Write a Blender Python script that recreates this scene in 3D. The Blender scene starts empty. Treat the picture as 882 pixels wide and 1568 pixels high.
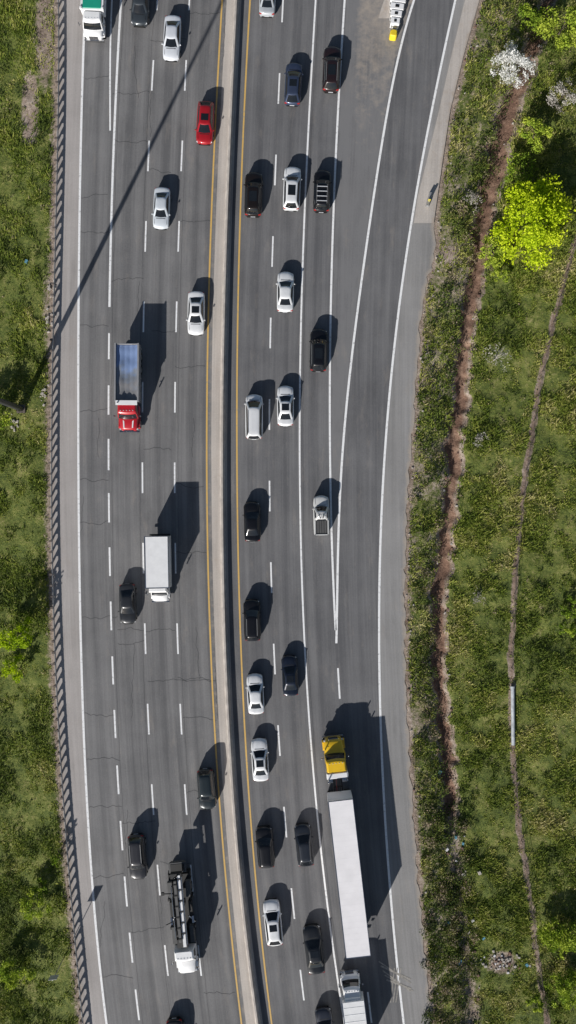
import bpy, math, random
import numpy as np
from mathutils import Vector, Matrix, Euler
random.seed(7); rng=np.random.default_rng(7)
sc=bpy.context.scene
S=14.0; CX=441.0; CY=784.0; HC=90.0
def W2(px,py,h=0.0):
    k=(HC-h)/HC
    return ((px-CX)*k/S,(CY-py)*k/S)
# ---------------------------------------------------------------- curves (x as function of y), plan units
class C:
    def __init__(s,pts,deg=4):
        a=np.array(pts,float); s.y0,s.y1=a[:,1].min(),a[:,1].max()
        s.p=np.polyfit((a[:,1]-784)/800,a[:,0],deg); s.d=np.polyder(s.p)
    def __call__(s,y):
        y=np.asarray(y,float); yc=np.clip(y,s.y0,s.y1)
        sl=np.clip(np.polyval(s.d,(yc-784)/800)/800,-.5,.5)
        return np.polyval(s.p,(yc-784)/800)+sl*(y-yc)
    def slope(s,y):
        return float(np.polyval(s.d,(np.clip(y,s.y0,s.y1)-784)/800)/800)
class P:
    def __init__(s,pts):
        a=np.array(pts,float); s.x=a[:,0]; s.y=a[:,1]
    def __call__(s,y):
        y=np.asarray(y,float); r=np.interp(y,s.y,s.x)
        s0=(s.x[1]-s.x[0])/(s.y[1]-s.y[0]); s1=(s.x[-1]-s.x[-2])/(s.y[-1]-s.y[-2])
        return r+np.minimum(y-s.y[0],0)*s0+np.maximum(y-s.y[-1],0)*s1
G=C([(91,0),(89,200),(87,350),(85,480),(82,600),(80,700),(81,800),(82,900),(85,1000),(91,1100),(98,1200),(105,1300),(114,1420),(125,1530),(129,1568)])
L1=C([(131,0),(128,60),(124,200),(122,350),(120,500),(120,700),(122,900),(126,1050),(131,1200),(140,1330),(150,1450),(163,1568)])
L2=C([(186,0),(178,120),(172,260),(169,400),(168,510),(167,690),(167,780),(168,860),(171,1025),(176,1110),(180,1195),(186,1278),(194,1365),(201,1450),(213,1568)])
L3=C([(241,0),(234,115),(227,240),(223,360),(220,480),(218,620),(219,730),(222,970),(226,1093),(233,1215),(243,1343),(254,1460),(266,1568)])
L4=C([(290,0),(284,115),(279,240),(273,363),(270,486),(268,610),(267,730),(269,850),(272,970),(277,1100),(283,1215),(294,1340),(305,1470),(317,1568)])
YL=C([(340,0),(333,130),(326,280),(320,440),(317,600),(316,700),(317,800),(321,930),(326,1060),(333,1180),(342,1310),(355,1440),(370,1568)])
DK=C([(367,0),(359,150),(353,300),(349,450),(346,600),(345,750),(347,900),(351,1050),(360,1200),(374,1350),(391,1500),(399,1568)])
YR=C([(383,0),(377,100),(372,230),(367,350),(364,500),(362,650),(364,800),(367,930),(371,1040),(377,1150),(385,1270),(395,1390),(408,1500),(416,1568)])
L5=C([(433,10),(427,130),(422,262),(418,385),(414,510),(412,630),(412,755),(415,875),(421,1000),(427,1127),(436,1252),(447,1380),(463,1507),(470,1568)])
L6=C([(484,0),(478,80),(471,220),(465,360),(461,480),(460,600),(460,750),(462,870),(466,1000),(473,1110),(482,1210),(492,1300),(503,1390),(517,1500),(527,1568)])
L7=C([(528,0),(521,100),(515,230),(510,350),(506,480),(505,600),(506,740),(508,820),(512,930),(515,985)])
L8=C([(634,0),(605,110),(590,190),(572,300),(558,400),(547,480),(537,560),(528,650),(522,730),(518,830),(515,985)],5)
L8d=C([(516,985),(518,1047),(524,1125),(532,1220),(543,1330),(553,1440),(565,1540),(570,1568)],3)
L9=C([(698,0),(680,70),(662,170),(645,260),(630,340),(615,430),(604,530),(595,620),(588,720),(583,820),(581,930),(581,1040),(584,1150),(590,1260),(598,1370),(609,1480),(618,1568)],5)
SL=P([(712,0),(690,90),(672,170),(655,240),(640,300),(633,348)])
E=P([(735,0),(712,80),(690,170),(678,250),(668,320),(664,350),(668,372),(662,405),(650,440),(643,500),(636,600),(628,700),(622,800),(619,900),(620,1000),(623,1080),(627,1160),(633,1260),(640,1350),(648,1430),(655,1500),(662,1568)])
CRK=P([(842,0),(815,70),(790,150),(768,220),(745,320),(731,420),(716,500),(709,600),(696,700),(688,800),(676,900),(672,1000),(680,1100),(690,1200),(694,1255),(702,1330),(712,1420),(722,1568)])
FEN=P([(892,330),(882,370),(850,490),(830,580),(805,730),(790,880),(785,1000),(786,1140),(795,1250),(812,1370),(830,1510),(840,1568)])
# ---------------------------------------------------------------- value noise
_lat={}
def vn(x,y,sc_,seed=0):
    if seed not in _lat: _lat[seed]=np.random.default_rng(seed+100).random((256,256))
    t=_lat[seed]; x=np.asarray(x)/sc_+1000; y=np.asarray(y)/sc_+1000
    xi=np.floor(x).astype(int); yi=np.floor(y).astype(int); fx=x-xi; fy=y-yi
    fx=fx*fx*(3-2*fx); fy=fy*fy*(3-2*fy)
    a=t[xi%256,yi%256]; b=t[(xi+1)%256,yi%256]; c=t[xi%256,(yi+1)%256]; d=t[(xi+1)%256,(yi+1)%256]
    return (a*(1-fx)+b*fx)*(1-fy)+(c*(1-fx)+d*fx)*fy
def fbm(x,y,s,seed=0):
    return (vn(x,y,s,seed)*.5+vn(x,y,s/2.1,seed+1)*.3+vn(x,y,s/4.3,seed+2)*.2)
def sm(a,b,x):
    t=np.clip((x-a)/(b-a),0,1); return t*t*(3-2*t)
# ---------------------------------------------------------------- materials
def newmat(name,rough=.8):
    m=bpy.data.materials.new(name); m.use_nodes=True; nt=m.node_tree
    b=nt.nodes['Principled BSDF']; b.inputs['Roughness'].default_value=rough
    return m,nt,b
def nd(nt,t,**k):
    n=nt.nodes.new(t)
    for a,v in k.items(): setattr(n,a,v)
    return n
def noise(nt,vec,scale,detail=3,rough=.55):
    n=nd(nt,'ShaderNodeTexNoise'); n.inputs['Scale'].default_value=scale; n.inputs['Detail'].default_value=detail; n.inputs['Roughness'].default_value=rough
    nt.links.new(vec,n.inputs['Vector']); return n.outputs['Fac']
def math_(nt,op,a,b=None,c=None):
    n=nd(nt,'ShaderNodeMath',operation=op)
    for i,v in enumerate((a,b,c)):
        if v is None: continue
        if isinstance(v,(int,float)): n.inputs[i].default_value=v
        else: nt.links.new(v,n.inputs[i])
    return n.outputs[0]
def mix(nt,f,a,b,bt='MIX'):
    n=nd(nt,'ShaderNodeMix',data_type='RGBA',blend_type=bt)
    for i,v in ((0,f),(6,a),(7,b)):
        if isinstance(v,(int,float)): n.inputs[i].default_value=v
        elif isinstance(v,tuple): n.inputs[i].default_value=(*v,1)
        else: nt.links.new(v,n.inputs[i])
    return n.outputs[2]
def ramp(nt,f,stops):
    n=nd(nt,'ShaderNodeValToRGB'); r=n.color_ramp
    while len(r.elements)<len(stops): r.elements.new(.5)
    for e,(p,c) in zip(r.elements,stops): e.position=p; e.color=(*c,1) if isinstance(c,tuple) else (c,c,c,1)
    nt.links.new(f,n.inputs[0]); return n.outputs[0]
def bump(nt,b,h,st=.3,d=.05):
    n=nd(nt,'ShaderNodeBump'); n.inputs['Strength'].default_value=st; n.inputs['Distance'].default_value=d
    nt.links.new(h,n.inputs['Height']); nt.links.new(n.outputs[0],b.inputs['Normal'])
def objc(nt): return nd(nt,'ShaderNodeTexCoord').outputs['Object']
def uvc(nt,sx,sy):
    t=nd(nt,'ShaderNodeTexCoord'); m=nd(nt,'ShaderNodeMapping'); m.inputs['Scale'].default_value=(sx,sy,1)
    nt.links.new(t.outputs['UV'],m.inputs[0]); return m.outputs[0]
def attr(nt,n='zone'):
    a=nd(nt,'ShaderNodeAttribute',attribute_name=n); s=nd(nt,'ShaderNodeSeparateColor'); nt.links.new(a.outputs['Color'],s.inputs[0]); return s.outputs,a.outputs['Fac']
def nd_clamp(nt,f):
    n=nd(nt,'ShaderNodeClamp'); nt.links.new(f,n.inputs[0]); return n.outputs[0]
def road_mat(name,c1,c2,dirt=(.42,.36,.30)):
    m,nt,b=newmat(name,.85); o=objc(nt)
    n1=noise(nt,o,.13,6,.65); n2=noise(nt,o,7,4,.8); n3=noise(nt,uvc(nt,1.6,.035),1,4); n4=noise(nt,uvc(nt,5,.08),1,3)
    v=math_(nt,'ADD',math_(nt,'MULTIPLY',n1,.30),math_(nt,'MULTIPLY',n2,.26)); v=math_(nt,'ADD',v,math_(nt,'MULTIPLY',n3,.27)); v=math_(nt,'ADD',v,math_(nt,'MULTIPLY',n4,.17))
    z,_=attr(nt)
    v=math_(nt,'ADD',v,math_(nt,'MULTIPLY',z[0],-.06)); v=math_(nt,'ADD',v,math_(nt,'MULTIPLY',z[2],.055))
    col=ramp(nt,v,[(.41,c1),(.60,c2)])
    st=ramp(nt,noise(nt,uvc(nt,.5,.12),1.0,6,.65),[(.55,0.),(.72,1.)])
    col=mix(nt,math_(nt,'MULTIPLY',st,.30),col,tuple(x*.55 for x in c1))
    # pale dusty blotches
    st2=ramp(nt,noise(nt,uvc(nt,.9,.25),1.0,7,.7),[(.56,0.),(.72,1.)])
    col=mix(nt,math_(nt,'MULTIPLY',st2,.22),col,dirt)
    dn=noise(nt,o,1.1,6,.7); f=math_(nt,'SUBTRACT',math_(nt,'ADD',z[1],dn),.78)
    f=math_(nt,'MULTIPLY',f,2.6); f=nd_clamp(nt,f)
    col=mix(nt,math_(nt,'MULTIPLY',f,.85),col,dirt)
    nt.links.new(col,b.inputs['Base Color']); bump(nt,b,n2,.25,.015); return m
def plain(name,c,rough=.6,metal=0,coat=0,var=.12,scale=2.0):
    m,nt,b=newmat(name,rough); b.inputs['Metallic'].default_value=metal; b.inputs['Coat Weight'].default_value=coat; b.inputs['Coat Roughness'].default_value=.06
    n=noise(nt,objc(nt),scale,4); col=ramp(nt,n,[(.3,tuple(x*(1-var) for x in c)),(.7,tuple(min(1,x*(1+var)) for x in c))])
    nt.links.new(col,b.inputs['Base Color']); return m
ASL=road_mat('asphalt_west',(.128,.127,.130),(.238,.234,.233))
ASR=road_mat('asphalt_east',(.110,.110,.116),(.205,.203,.206))
ASS=road_mat('asphalt_shoulder',(.24,.235,.23),(.36,.35,.345))
CON=road_mat('concrete_shoulder',(.34,.315,.30),(.50,.465,.445),(.36,.29,.23))
MED=road_mat('concrete_median',(.40,.365,.335),(.60,.55,.50),(.40,.32,.25))
def paintm(name,c,under):
    m,nt,b=newmat(name,.6); n=noise(nt,objc(nt),3.0,6,.75)
    f=ramp(nt,n,[(.32,0.),(.46,1.)]); nt.links.new(mix(nt,f,under,c),b.inputs['Base Color']); return m
PW=paintm('white_paint',(.94,.94,.94),(.42,.42,.42)); PY=paintm('yellow_paint',(.74,.47,.13),(.40,.34,.25))
CRACK=plain('crack_seal',(.055,.055,.057),.9)
BAR=plain('barrier_concrete',(.50,.455,.41),.85,var=.22,scale=1.2)
STEEL=plain('galvanised_steel',(.42,.42,.42),.45,.5)
RUST=plain('weathered_post',(.14,.115,.10),.8)
def leafm(name,stops,tr=.25):
    m,nt,b=newmat(name,.75); _,f=attr(nt,'tint'); b.inputs['Specular IOR Level'].default_value=.25
    col=ramp(nt,f,stops); nt.links.new(col,b.inputs['Base Color'])
    t=nd(nt,'ShaderNodeBsdfTranslucent'); nt.links.new(col,t.inputs[0]); mx=nd(nt,'ShaderNodeMixShader'); mx.inputs[0].default_value=tr
    nt.links.new(b.outputs[0],mx.inputs[1]); nt.links.new(t.outputs[0],mx.inputs[2]); nt.links.new(mx.outputs[0],nt.nodes['Material Output'].inputs[0]); return m
GRS=leafm('grass_blades',[(0,(.045,.070,.014)),(.35,(.17,.235,.028)),(.62,(.33,.36,.065)),(.82,(.50,.46,.17)),(1,(.66,.58,.34))])
SHR=leafm('shrub_leaves',[(0,(.030,.050,.012)),(.4,(.12,.18,.030)),(.7,(.25,.29,.06)),(1,(.40,.31,.23))])
YEL=leafm('young_leaves',[(0,(.26,.40,.010)),(.5,(.56,.70,.015)),(1,(.80,.88,.05))],.35)
GRN=leafm('green_leaves',[(0,(.08,.14,.012)),(.5,(.24,.36,.03)),(1,(.50,.58,.07))],.3)
BLO=leafm('blossom',[(0,(.45,.46,.40)),(.5,(.78,.78,.74)),(1,(.92,.92,.90))],.3)
TWG=leafm('dry_twigs',[(0,(.16,.14,.12)),(.5,(.36,.33,.29)),(1,(.55,.52,.47))],.05)
BARK=plain('bark',(.10,.08,.06),.9)
# ---------------------------------------------------------------- mesh helpers
def link(o): bpy.context.collection.objects.link(o); return o
def np_mesh(name,V,F,mats,smooth=False,tint=None,zone=None,uv=None):
    me=bpy.data.meshes.new(name); k=F.shape[1]
    me.vertices.add(len(V)); me.vertices.foreach_set('co',np.ascontiguousarray(V,dtype=np.float32).ravel())
    me.loops.add(F.size); me.loops.foreach_set('vertex_index',np.ascontiguousarray(F,dtype=np.int32).ravel())
    me.polygons.add(len(F)); me.polygons.foreach_set('loop_start',np.arange(0,F.size,k,dtype=np.int32)); me.polygons.foreach_set('loop_total',np.full(len(F),k,dtype=np.int32))
    if tint is not None:
        a=me.attributes.new('tint','FLOAT','POINT'); a.data.foreach_set('value',np.ascontiguousarray(tint,dtype=np.float32))
    if zone is not None:
        a=me.attributes.new('zone','FLOAT_COLOR','POINT'); a.data.foreach_set('color',np.ascontiguousarray(np.hstack([zone,np.ones((len(zone),1))]),dtype=np.float32).ravel())
    if uv is not None:
        l=me.uv_layers.new(name='UVMap'); l.data.foreach_set('uv',np.ascontiguousarray(uv[F.ravel()],dtype=np.float32).ravel())
    me.polygons.foreach_set('use_smooth',np.full(len(F),smooth))
    me.update(calc_edges=True); me.validate()
    for m in (mats if isinstance(mats,list) else [mats]): me.materials.append(m)
    return link(bpy.data.objects.new(name,me))
def grid_faces(nr,nc):
    i=np.arange(nr-1)[:,None]*nc+np.arange(nc-1)[None,:]; i=i.ravel()
    return np.stack([i,i+nc,i+nc+1,i+1],1)
def strip(name,ca,cb,y0,y1,z,mat,n=2,step=8,zonef=None,skirt=0):
    ys=np.arange(y0,y1+.1,step); ts=np.linspace(0,1,n)
    a=ca(ys)[:,None]; b=cb(ys)[:,None]; X=a+(b-a)*ts[None,:]; Y=np.repeat(ys[:,None],n,1); Z=np.full_like(X,z)
    if skirt:
        X=np.hstack([X[:,:1],X,X[:,-1:]]); Y=np.hstack([Y[:,:1],Y,Y[:,-1:]]); Z=np.hstack([Z[:,:1]-skirt,Z,Z[:,-1:]-skirt])
    n=X.shape[1]
    V=np.stack([(X-CX)/S,(CY-Y)/S,Z],-1).reshape(-1,3)
    zone=np.zeros((len(V),3)) if zonef is None else zonef(X.ravel(),Y.ravel())
    uv=np.stack([((X-L5(Y))/S).ravel(),(Y/S).ravel()],1)
    return np_mesh(name,V,grid_faces(len(ys),n)[:,::1],mat,zone=zone,uv=uv)
off=lambda c,d:(lambda y:c(y)+d)
# ---------------------------------------------------------------- ground
def edgeE(y): return E(y)+5*(vn(y*0,y,9,31)-.5)*sm(340,420,y)
def ground_z(px,py):
    dl=(G(py)-6-px)/S; dr=(px-E(py))/S; d=np.maximum(dl,dr)
    x=px/S; y=py/S
    z=-.05-.45*sm(0,6,d)+sm(.3,3,d)*((fbm(x,y,7,3)-.5)*.7+(fbm(x,y,1.3,9)-.5)*.18)
    dc=np.abs(px-crk(py))/S; cw=crw(py)
    z-=np.exp(-(dc/(cw*1.3))**2)*.55*sm(1300,1240,py)+np.exp(-(dc/.8)**2)*.2
    return z
def crk(y): return CRK(y)+8*(vn(y*0,y,22,41)-.5)+5*(vn(y*0,y,8,42)-.5)
def crw(y): return np.interp(y,[0,200,330,420,600,900,1255,1300],[.55,.95,.95,.75,.62,.58,.58,.0])+.35*(vn(y*0,y,12,43)-.5)
def axis(a,b,st,far):
    c=np.arange(a,b+st/2,st); e=[];d=st
    x=b
    while x<far: d*=1.35; x+=d; e.append(x)
    f=[];d=st;x=a
    while x>-far: d*=1.35; x-=d; f.append(x)
    return np.array(f[::-1]+list(c)+e)
gx=axis(-41,41,.20,1500); gy=axis(-64,64,.20,1500)
GX,GY=np.meshgrid(gx,gy); PX=GX*S+CX; PY_=CY-GY*S
GZ=ground_z(PX,PY_)
x_=GX;y_=GY
dl=(G(PY_)-PX)/S; dr=(PX-E(PY_))/S; dc=np.abs(PX-crk(PY_))/S; df=np.abs(PX-FEN(PY_)-4*(vn(PY_*0,PY_,15,51)-.5))/S
dirt=np.zeros_like(PX)
dirt=np.maximum(dirt,sm(2.2,.2,dl)*sm(-1,0,dl)*.66)
dirt=np.maximum(dirt,sm(1.5,0,dr)*sm(-1,0,dr)*.78)
scrub=((PX>E(PY_))&(PX<CRK(PY_))&((PX-E(PY_))<95))*1.0
dirt=np.maximum(dirt,scrub*(.30+.35*fbm(x_,y_,3.0,90)))
dirt=np.maximum(dirt,np.exp(-((PX-45)/15)**2-((PY_-165)/60)**4)*1.1)
dirt=np.maximum(dirt,np.exp(-((PX-68)/20)**2-((PY_-50)/110)**2)*.85)
dirt=np.maximum(dirt,np.exp(-((PX-72)/14)**2-((PY_-470)/110)**2)*.6)
dirt=np.maximum(dirt,np.exp(-((PX-688)/24)**2-((PY_-392)/22)**2)*1.0)
dirt=np.maximum(dirt,np.exp(-((PX-715)/16)**2-((PY_-310)/40)**2)*.8)
dirt=np.maximum(dirt,np.exp(-((PX-770)/30)**2-((PY_-1478)/22)**2)*.9)
dirt=np.maximum(dirt,np.exp(-(df/.42)**2)*1.0*sm(330,380,PY_))
dirt=np.maximum(dirt,np.exp(-((dc-crw(PY_)*1.3)/.33)**2)*.95)
dirt=np.maximum(dirt,.62*np.exp(-(dc/1.6)**2))
mud=sm(1.25,.85,dc/np.maximum(crw(PY_),.01))*sm(1290,1240,PY_)
mud=np.maximum(mud,np.exp(-(df/.22)**2)*.55*sm(330,380,PY_))
lush=fbm(x_,y_,14,60)
ZN=np.stack([dirt,mud,lush],-1).reshape(-1,3)
GM,nt,b=newmat('ground_soil_and_grass',.95); o=objc(nt)
z,_=attr(nt); nA=noise(nt,o,.35,6,.65); nB=noise(nt,o,2.2,6,.75); nC=noise(nt,o,7,4,.7)
v=math_(nt,'ADD',math_(nt,'MULTIPLY',nA,.35),math_(nt,'MULTIPLY',nB,.4)); v=math_(nt,'ADD',v,math_(nt,'MULTIPLY',nC,.25))
gcol=ramp(nt,v,[(.38,(.035,.050,.012)),(.46,(.10,.135,.025)),(.54,(.20,.22,.050)),(.62,(.38,.33,.15))])
dcol=ramp(nt,v,[(.38,(.13,.095,.07)),(.5,(.34,.265,.21)),(.62,(.58,.49,.41))])
f=nd_clamp(nt,math_(nt,'MULTIPLY',math_(nt,'SUBTRACT',math_(nt,'ADD',z[0],math_(nt,'MULTIPLY',nB,.9)),.86),5.0))
col=mix(nt,f,gcol,dcol); col=mix(nt,z[1],col,ramp(nt,v,[(.40,(.11,.062,.042)),(.50,(.22,.13,.09)),(.60,(.36,.24,.17))]))
nt.links.new(col,b.inputs['Base Color']); bump(nt,b,v,.8,.25)
np_mesh('ground',np.stack([GX,GY,GZ],-1).reshape(-1,3),grid_faces(len(gy),len(gx))[:,::-1],GM,smooth=True,zone=ZN)
# ---------------------------------------------------------------- roads
Y0,Y1=-1500,3100
def zone_w(x,y):
    z=np.zeros((len(x),3)); ls=[L1(y),L2(y),L3(y),L4(y),YL(y)]
    for i in range(4):
        f=(x-ls[i])/(ls[i+1]-ls[i]); m=(f>=0)&(f<=1); z[m,0]+=np.exp(-((f[m]-.5)/.12)**2)*.9; z[m,2]+=(np.exp(-((f[m]-.25)/.1)**2)+np.exp(-((f[m]-.75)/.1)**2))*.5
        z[:,0]+=.9*np.exp(-((x-ls[i+1]+4)/2.)**2)
    z[:,2]+=np.where(x<ls[1],.35,0)
    z[:,1]=sm(6,-6,ls[4]-x)*.35+sm(10,0,x-ls[0])*.2
    return z
def zone_e(x,y):
    z=np.zeros((len(x),3)); ls=[YR(y),L5(y),L6(y),np.where(y<985,L7(y),L8d(y))]
    for i in range(3):
        f=(x-ls[i])/(ls[i+1]-ls[i]); m=(f>=0)&(f<=1); z[m,0]+=np.exp(-((f[m]-.5)/.12)**2)*.8; z[m,2]+=(np.exp(-((f[m]-.25)/.1)**2)+np.exp(-((f[m]-.75)/.1)**2))*.5
    z[:,0]+=.8*np.exp(-((x-ls[2]-4)/2.)**2)
    l8=L8(y); g=(x>ls[3]+3)&(x<l8-2)&(y<900)
    z[g,2]+=1.8; z[g,1]+=(sm(420,-30,y)*.50*sm(8,30,x-ls[3]))[g]
    r=(x>np.where(y<985,l8,ls[3])); z[r,0]+=.3; l9=L9(y); c=np.where(y<985,l8,ls[3]); f=(x-c)/(l9-c); z[r,2]+=(np.exp(-((f[r]-.3)/.1)**2)+np.exp(-((f[r]-.7)/.1)**2))*.6
    return z
strip('highway_road',L1,off(YL,7),Y0,Y1,0,ASL,60,8,zone_w)
strip('highway_road',off(DK,3),L9,Y0,Y1,0,ASR,90,8,zone_e)
strip('road_shoulder',off(G,-4),L1,Y0,Y1,0,CON,12,8,lambda x,y:np.stack([0*x,sm(14,-4,x-G(y))*.55,0*x],1))
strip('road_shoulder',L9,edgeE,Y0,Y1,0,ASS,14,4,lambda x,y:np.stack([.3+0*x,sm(12,-2,E(y)-x)*.65,0*x],1))
strip('median_strip',off(YL,7),off(DK,3),Y0,Y1,.0,MED,6,8,lambda x,y:np.stack([0*x,.2+0*x,0*x],1))
strip('concrete_kerb',off(SL,0),off(E,-1),-600,346,.11,MED,8,6,lambda x,y:np.stack([0*x,.25+sm(6,0,E(y)-x)*.3,0*x],1),skirt=.11)
strip('gore_pavement',off(L8,-46),off(L8,-14),-300,34,.004,MED,6,8,lambda x,y:np.stack([0*x,.35+0*x,0*x],1))
def lines(name,mat,items,z=.009):
    V=[];F=[]
    for c,y0,y1,w in items:
        n=max(2,int((y1-y0)/12)+1); ys=np.linspace(y0,y1,n); xs=c(ys); h=w*S/2
        b0=len(V)
        for x,y in zip(xs,ys): V+=[((x-h-CX)/S,(CY-y)/S,z),((x+h-CX)/S,(CY-y)/S,z)]
        for i in range(n-1): F.append((b0+2*i,b0+2*i+2,b0+2*i+3,b0+2*i+1))
    np_mesh(name,np.array(V),np.array(F),mat)
it=[(L1,Y0,Y1,.24),(L2,Y0,470,.24),(L6,Y0,Y1,.19),(L7,Y0,965,.22),(L8,Y0,985,.24),(L9,Y0,Y1,.24)]
dbl=lambda y:L2(y)-11*sm(330,-20,y)-3
it.append((dbl,Y0,200,.18))
d2=[(510,550),(590,635),(672,720),(755,800),(838,882),(921,965),(1005,1048),(1087,1130),(1172,1216),(1257,1302),(1342,1388),(1428,1474),(1515,1562)]
d2+=[(1600+86*i,1646+86*i) for i in range(17)]
it+=[(L2,a,b,.19) for a,b in d2]
for k in range(-12,26):
    for c,ph in ((L3,92),(L4,92),(L5,112)):
        a=ph+123.2*k
        if c is L5: a=112+124.8*k
        it.append((c,a,a+47,.17))
it+=[(L8d,1023,1070,.19)]+[(L8d,1023+124*i,1070+124*i,.19) for i in range(1,16)]
lines('lane_markings',PW,it)
lines('edge_line_marking',PY,[(YL,Y0,Y1,.17),(YR,Y0,Y1,.17)])
V=[];F=[]
def poly(pts,w,z=.005):
    b0=len(V); n=len(pts)
    for i,(x,y) in enumerate(pts):
        p=pts[max(0,i-1)];q=pts[min(n-1,i+1)]; dx,dy=q[0]-p[0],q[1]-p[1]; l=math.hypot(dx,dy) or 1; nx,ny=-dy/l*w*S/2,dx/l*w*S/2
        for s in (-1,1): V.append(((x+s*nx-CX)/S,(CY-y-s*ny)/S,z))
    for i in range(n-1): F.append((b0+2*i,b0+2*i+1,b0+2*i+3,b0+2*i+2))
def crack(x0,y0,x1,y1,w=.05,j=2.2,z=.005):
    n=max(4,int(math.hypot(x1-x0,y1-y0)/4)); pts=[];o=0
    for i in range(n+1):
        t=i/n; o=o*.75+random.uniform(-j,j)
        ex,ey=(x1-x0),(y1-y0); l=math.hypot(ex,ey); pts.append((x0+ex*t-ey/l*o,y0+ey*t+ex/l*o))
    poly(pts,w,z)
for y,a,b in [(122,130,172),(143,172,230),(303,122,165),(355,122,172),(340,276,322),(258,226,262),(432,170,220),(497,120,166),(509,232,268),(560,268,314),(634,120,166),(686,220,262),(735,120,166),(741,270,312),(803,120,165),(846,270,316),(945,122,180),(962,180,268),(985,180,224),(1043,226,330),(1038,272,326),(1092,127,176),(1164,132,184),(1238,135,186),(1262,186,238),(1100,280,330),(1215,285,335),(1320,245,292),(1345,142,190),(1425,200,252),(1498,158,204),(1520,312,360),(60,230,286),(20,291,340),(215,174,226)]:
    crack(a,y,b,y+random.uniform(-6,6),.045)
for x,y0,y1 in [(205,985,1100),(215,430,480),(232,130,210),(205,70,150),(128,760,830),(150,640,700),(196,1240,1300),(300,960,1040),(345,20,90),(330,1020,1100),(244,1340,1400),(160,1380,1450),(296,640,700)]:
    crack(x,y0,x+random.uniform(-8,8),y1,.035,1.2,.0045)
for c,d in ((L2,5),(L3,-4),(L4,5),(L6,5)):
    ys=np.arange(-200,1800,6); 
    poly([(float(c(y))+d+random.uniform(-.4,.4),y) for y in ys],.026,.004)
np_mesh('road_cracks',np.array(V),np.array(F),CRACK)
V=[];F=[]
for i in range(5): crack(580+i*3,1472+i*7,628+random.uniform(-6,6),1504+random.uniform(-6,14),random.uniform(.08,.2),.15,.011+.0015*i)
for i in range(3): crack(598+i*4,1535,604+i*5,1482,.10,.15,.019+.0015*i)
np_mesh('sunlight_streaks',np.array(V),np.array(F),plain('sunlight_streak_tone',(.33,.31,.28),.9,var=.3,scale=4))  # pale streaks painted on the road for sunlight falling through a gap
# ---------------------------------------------------------------- swept profile
def sweep(name,c,y0,y1,prof,mat,step=10):
    ys=np.arange(y0,y1+.1,step); n=len(prof); V=np.zeros((len(ys),n,3))
    xs=c(ys)
    for i,(px,pz) in enumerate(prof):
        V[:,i,0]=(xs-CX)/S+px; V[:,i,1]=(CY-ys)/S; V[:,i,2]=pz
    return np_mesh(name,V.reshape(-1,3),grid_faces(len(ys),n),mat)
pr=[(-.30,0),(-.30,.08),(-.14,.30),(-.09,.88),(.09,.88),(.14,.30),(.30,.08),(.30,0)]
sweep('jersey_barrier',off(DK,-4),Y0,Y1,pr,BAR)
pr2=[(-.03,.50),(.02,.53),(-.03,.58),(.02,.62),(-.03,.66),(.02,.71),(-.03,.75),(-.06,.75),(-.02,.71),(-.07,.66),(-.02,.62),(-.07,.58),(-.02,.53),(-.06,.50)]
# ---------------------------------------------------------------- generic builder
class MB:
    def __init__(s): s.v=[];s.f=[];s.m=[];s.s=[]
    def add(s,V,F,m,sm_=False):
        b=len(s.v); s.v+=V
        for i,f in enumerate(F): s.f.append([b+k for k in f]); s.m.append(m[i] if isinstance(m,list) else m); s.s.append(sm_)
    def box(s,x,y,z,sx,sy,sz,m,tx=1,ty=1,oy=0,rz=0):
        V=[]
        for k,(a,b_) in enumerate(((1,1),(tx,ty))):
            for i,j in ((-1,-1),(1,-1),(1,1),(-1,1)):
                X,Y=i*sx/2*a,j*sy/2*b_+(oy if k else 0)
                if rz: X,Y=X*math.cos(rz)-Y*math.sin(rz),X*math.sin(rz)+Y*math.cos(rz)
                V.append((x+X,y+Y,z+(sz/2 if k else -sz/2)))
        s.add(V,[(3,2,1,0),(4,5,6,7),(0,1,5,4),(1,2,6,5),(2,3,7,6),(3,0,4,7)],m)
    def tube(s,p,q,r0,r1,m,n=8,cap=True):
        p=Vector(p);q=Vector(q);d=(q-p).normalized(); u=d.orthogonal().normalized(); w=d.cross(u); V=[]
        for c,r in ((p,r0),(q,r1)):
            for i in range(n):
                a=2*math.pi*i/n; V.append(tuple(c+u*math.cos(a)*r+w*math.sin(a)*r))
        F=[(i,(i+1)%n,n+(i+1)%n,n+i) for i in range(n)]
        s.add(V,F,m,True)
        if cap: s.add(V,[tuple(range(n))[::-1],tuple(range(n,2*n))],m)
    def loft(s,rings,mf,closed=True,caps=(True,True),cm=0,smooth=True):
        n=len(rings[0]); V=[p for r in rings for p in r]; F=[];M=[]
        for j in range(len(rings)-1):
            for i in range(n if closed else n-1):
                F.append((j*n+i,j*n+(i+1)%n,(j+1)*n+(i+1)%n,(j+1)*n+i)); M.append(mf(j,i) if callable(mf) else mf)
        s.add(V,F,M,smooth)
        if caps[0]: s.add(list(rings[0]),[tuple(range(n))[::-1]],cm)
        if caps[1]: s.add(list(rings[-1]),[tuple(range(n))],cm)
    def obj(s,name,mats,loc=(0,0,0),rz=0,bevel=0,parent=None,normals=True):
        me=bpy.data.meshes.new(name); me.from_pydata(s.v,[],s.f); me.update()
        for m in mats: me.materials.append(m)
        for p,m,q in zip(me.polygons,s.m,s.s): p.material_index=m; p.use_smooth=q
        o=link(bpy.data.objects.new(name,me)); o.location=loc; o.rotation_euler=(0,0,rz)
        if bevel:
            bm_=o.modifiers.new('Bevel','BEVEL'); bm_.width=bevel; bm_.segments=2; bm_.limit_method='ANGLE'; bm_.angle_limit=math.radians(50)
        if parent: o.parent=parent
        return o
mb=MB(); ys=np.arange(-600,2200,17.0); xs=G(ys)
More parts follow.
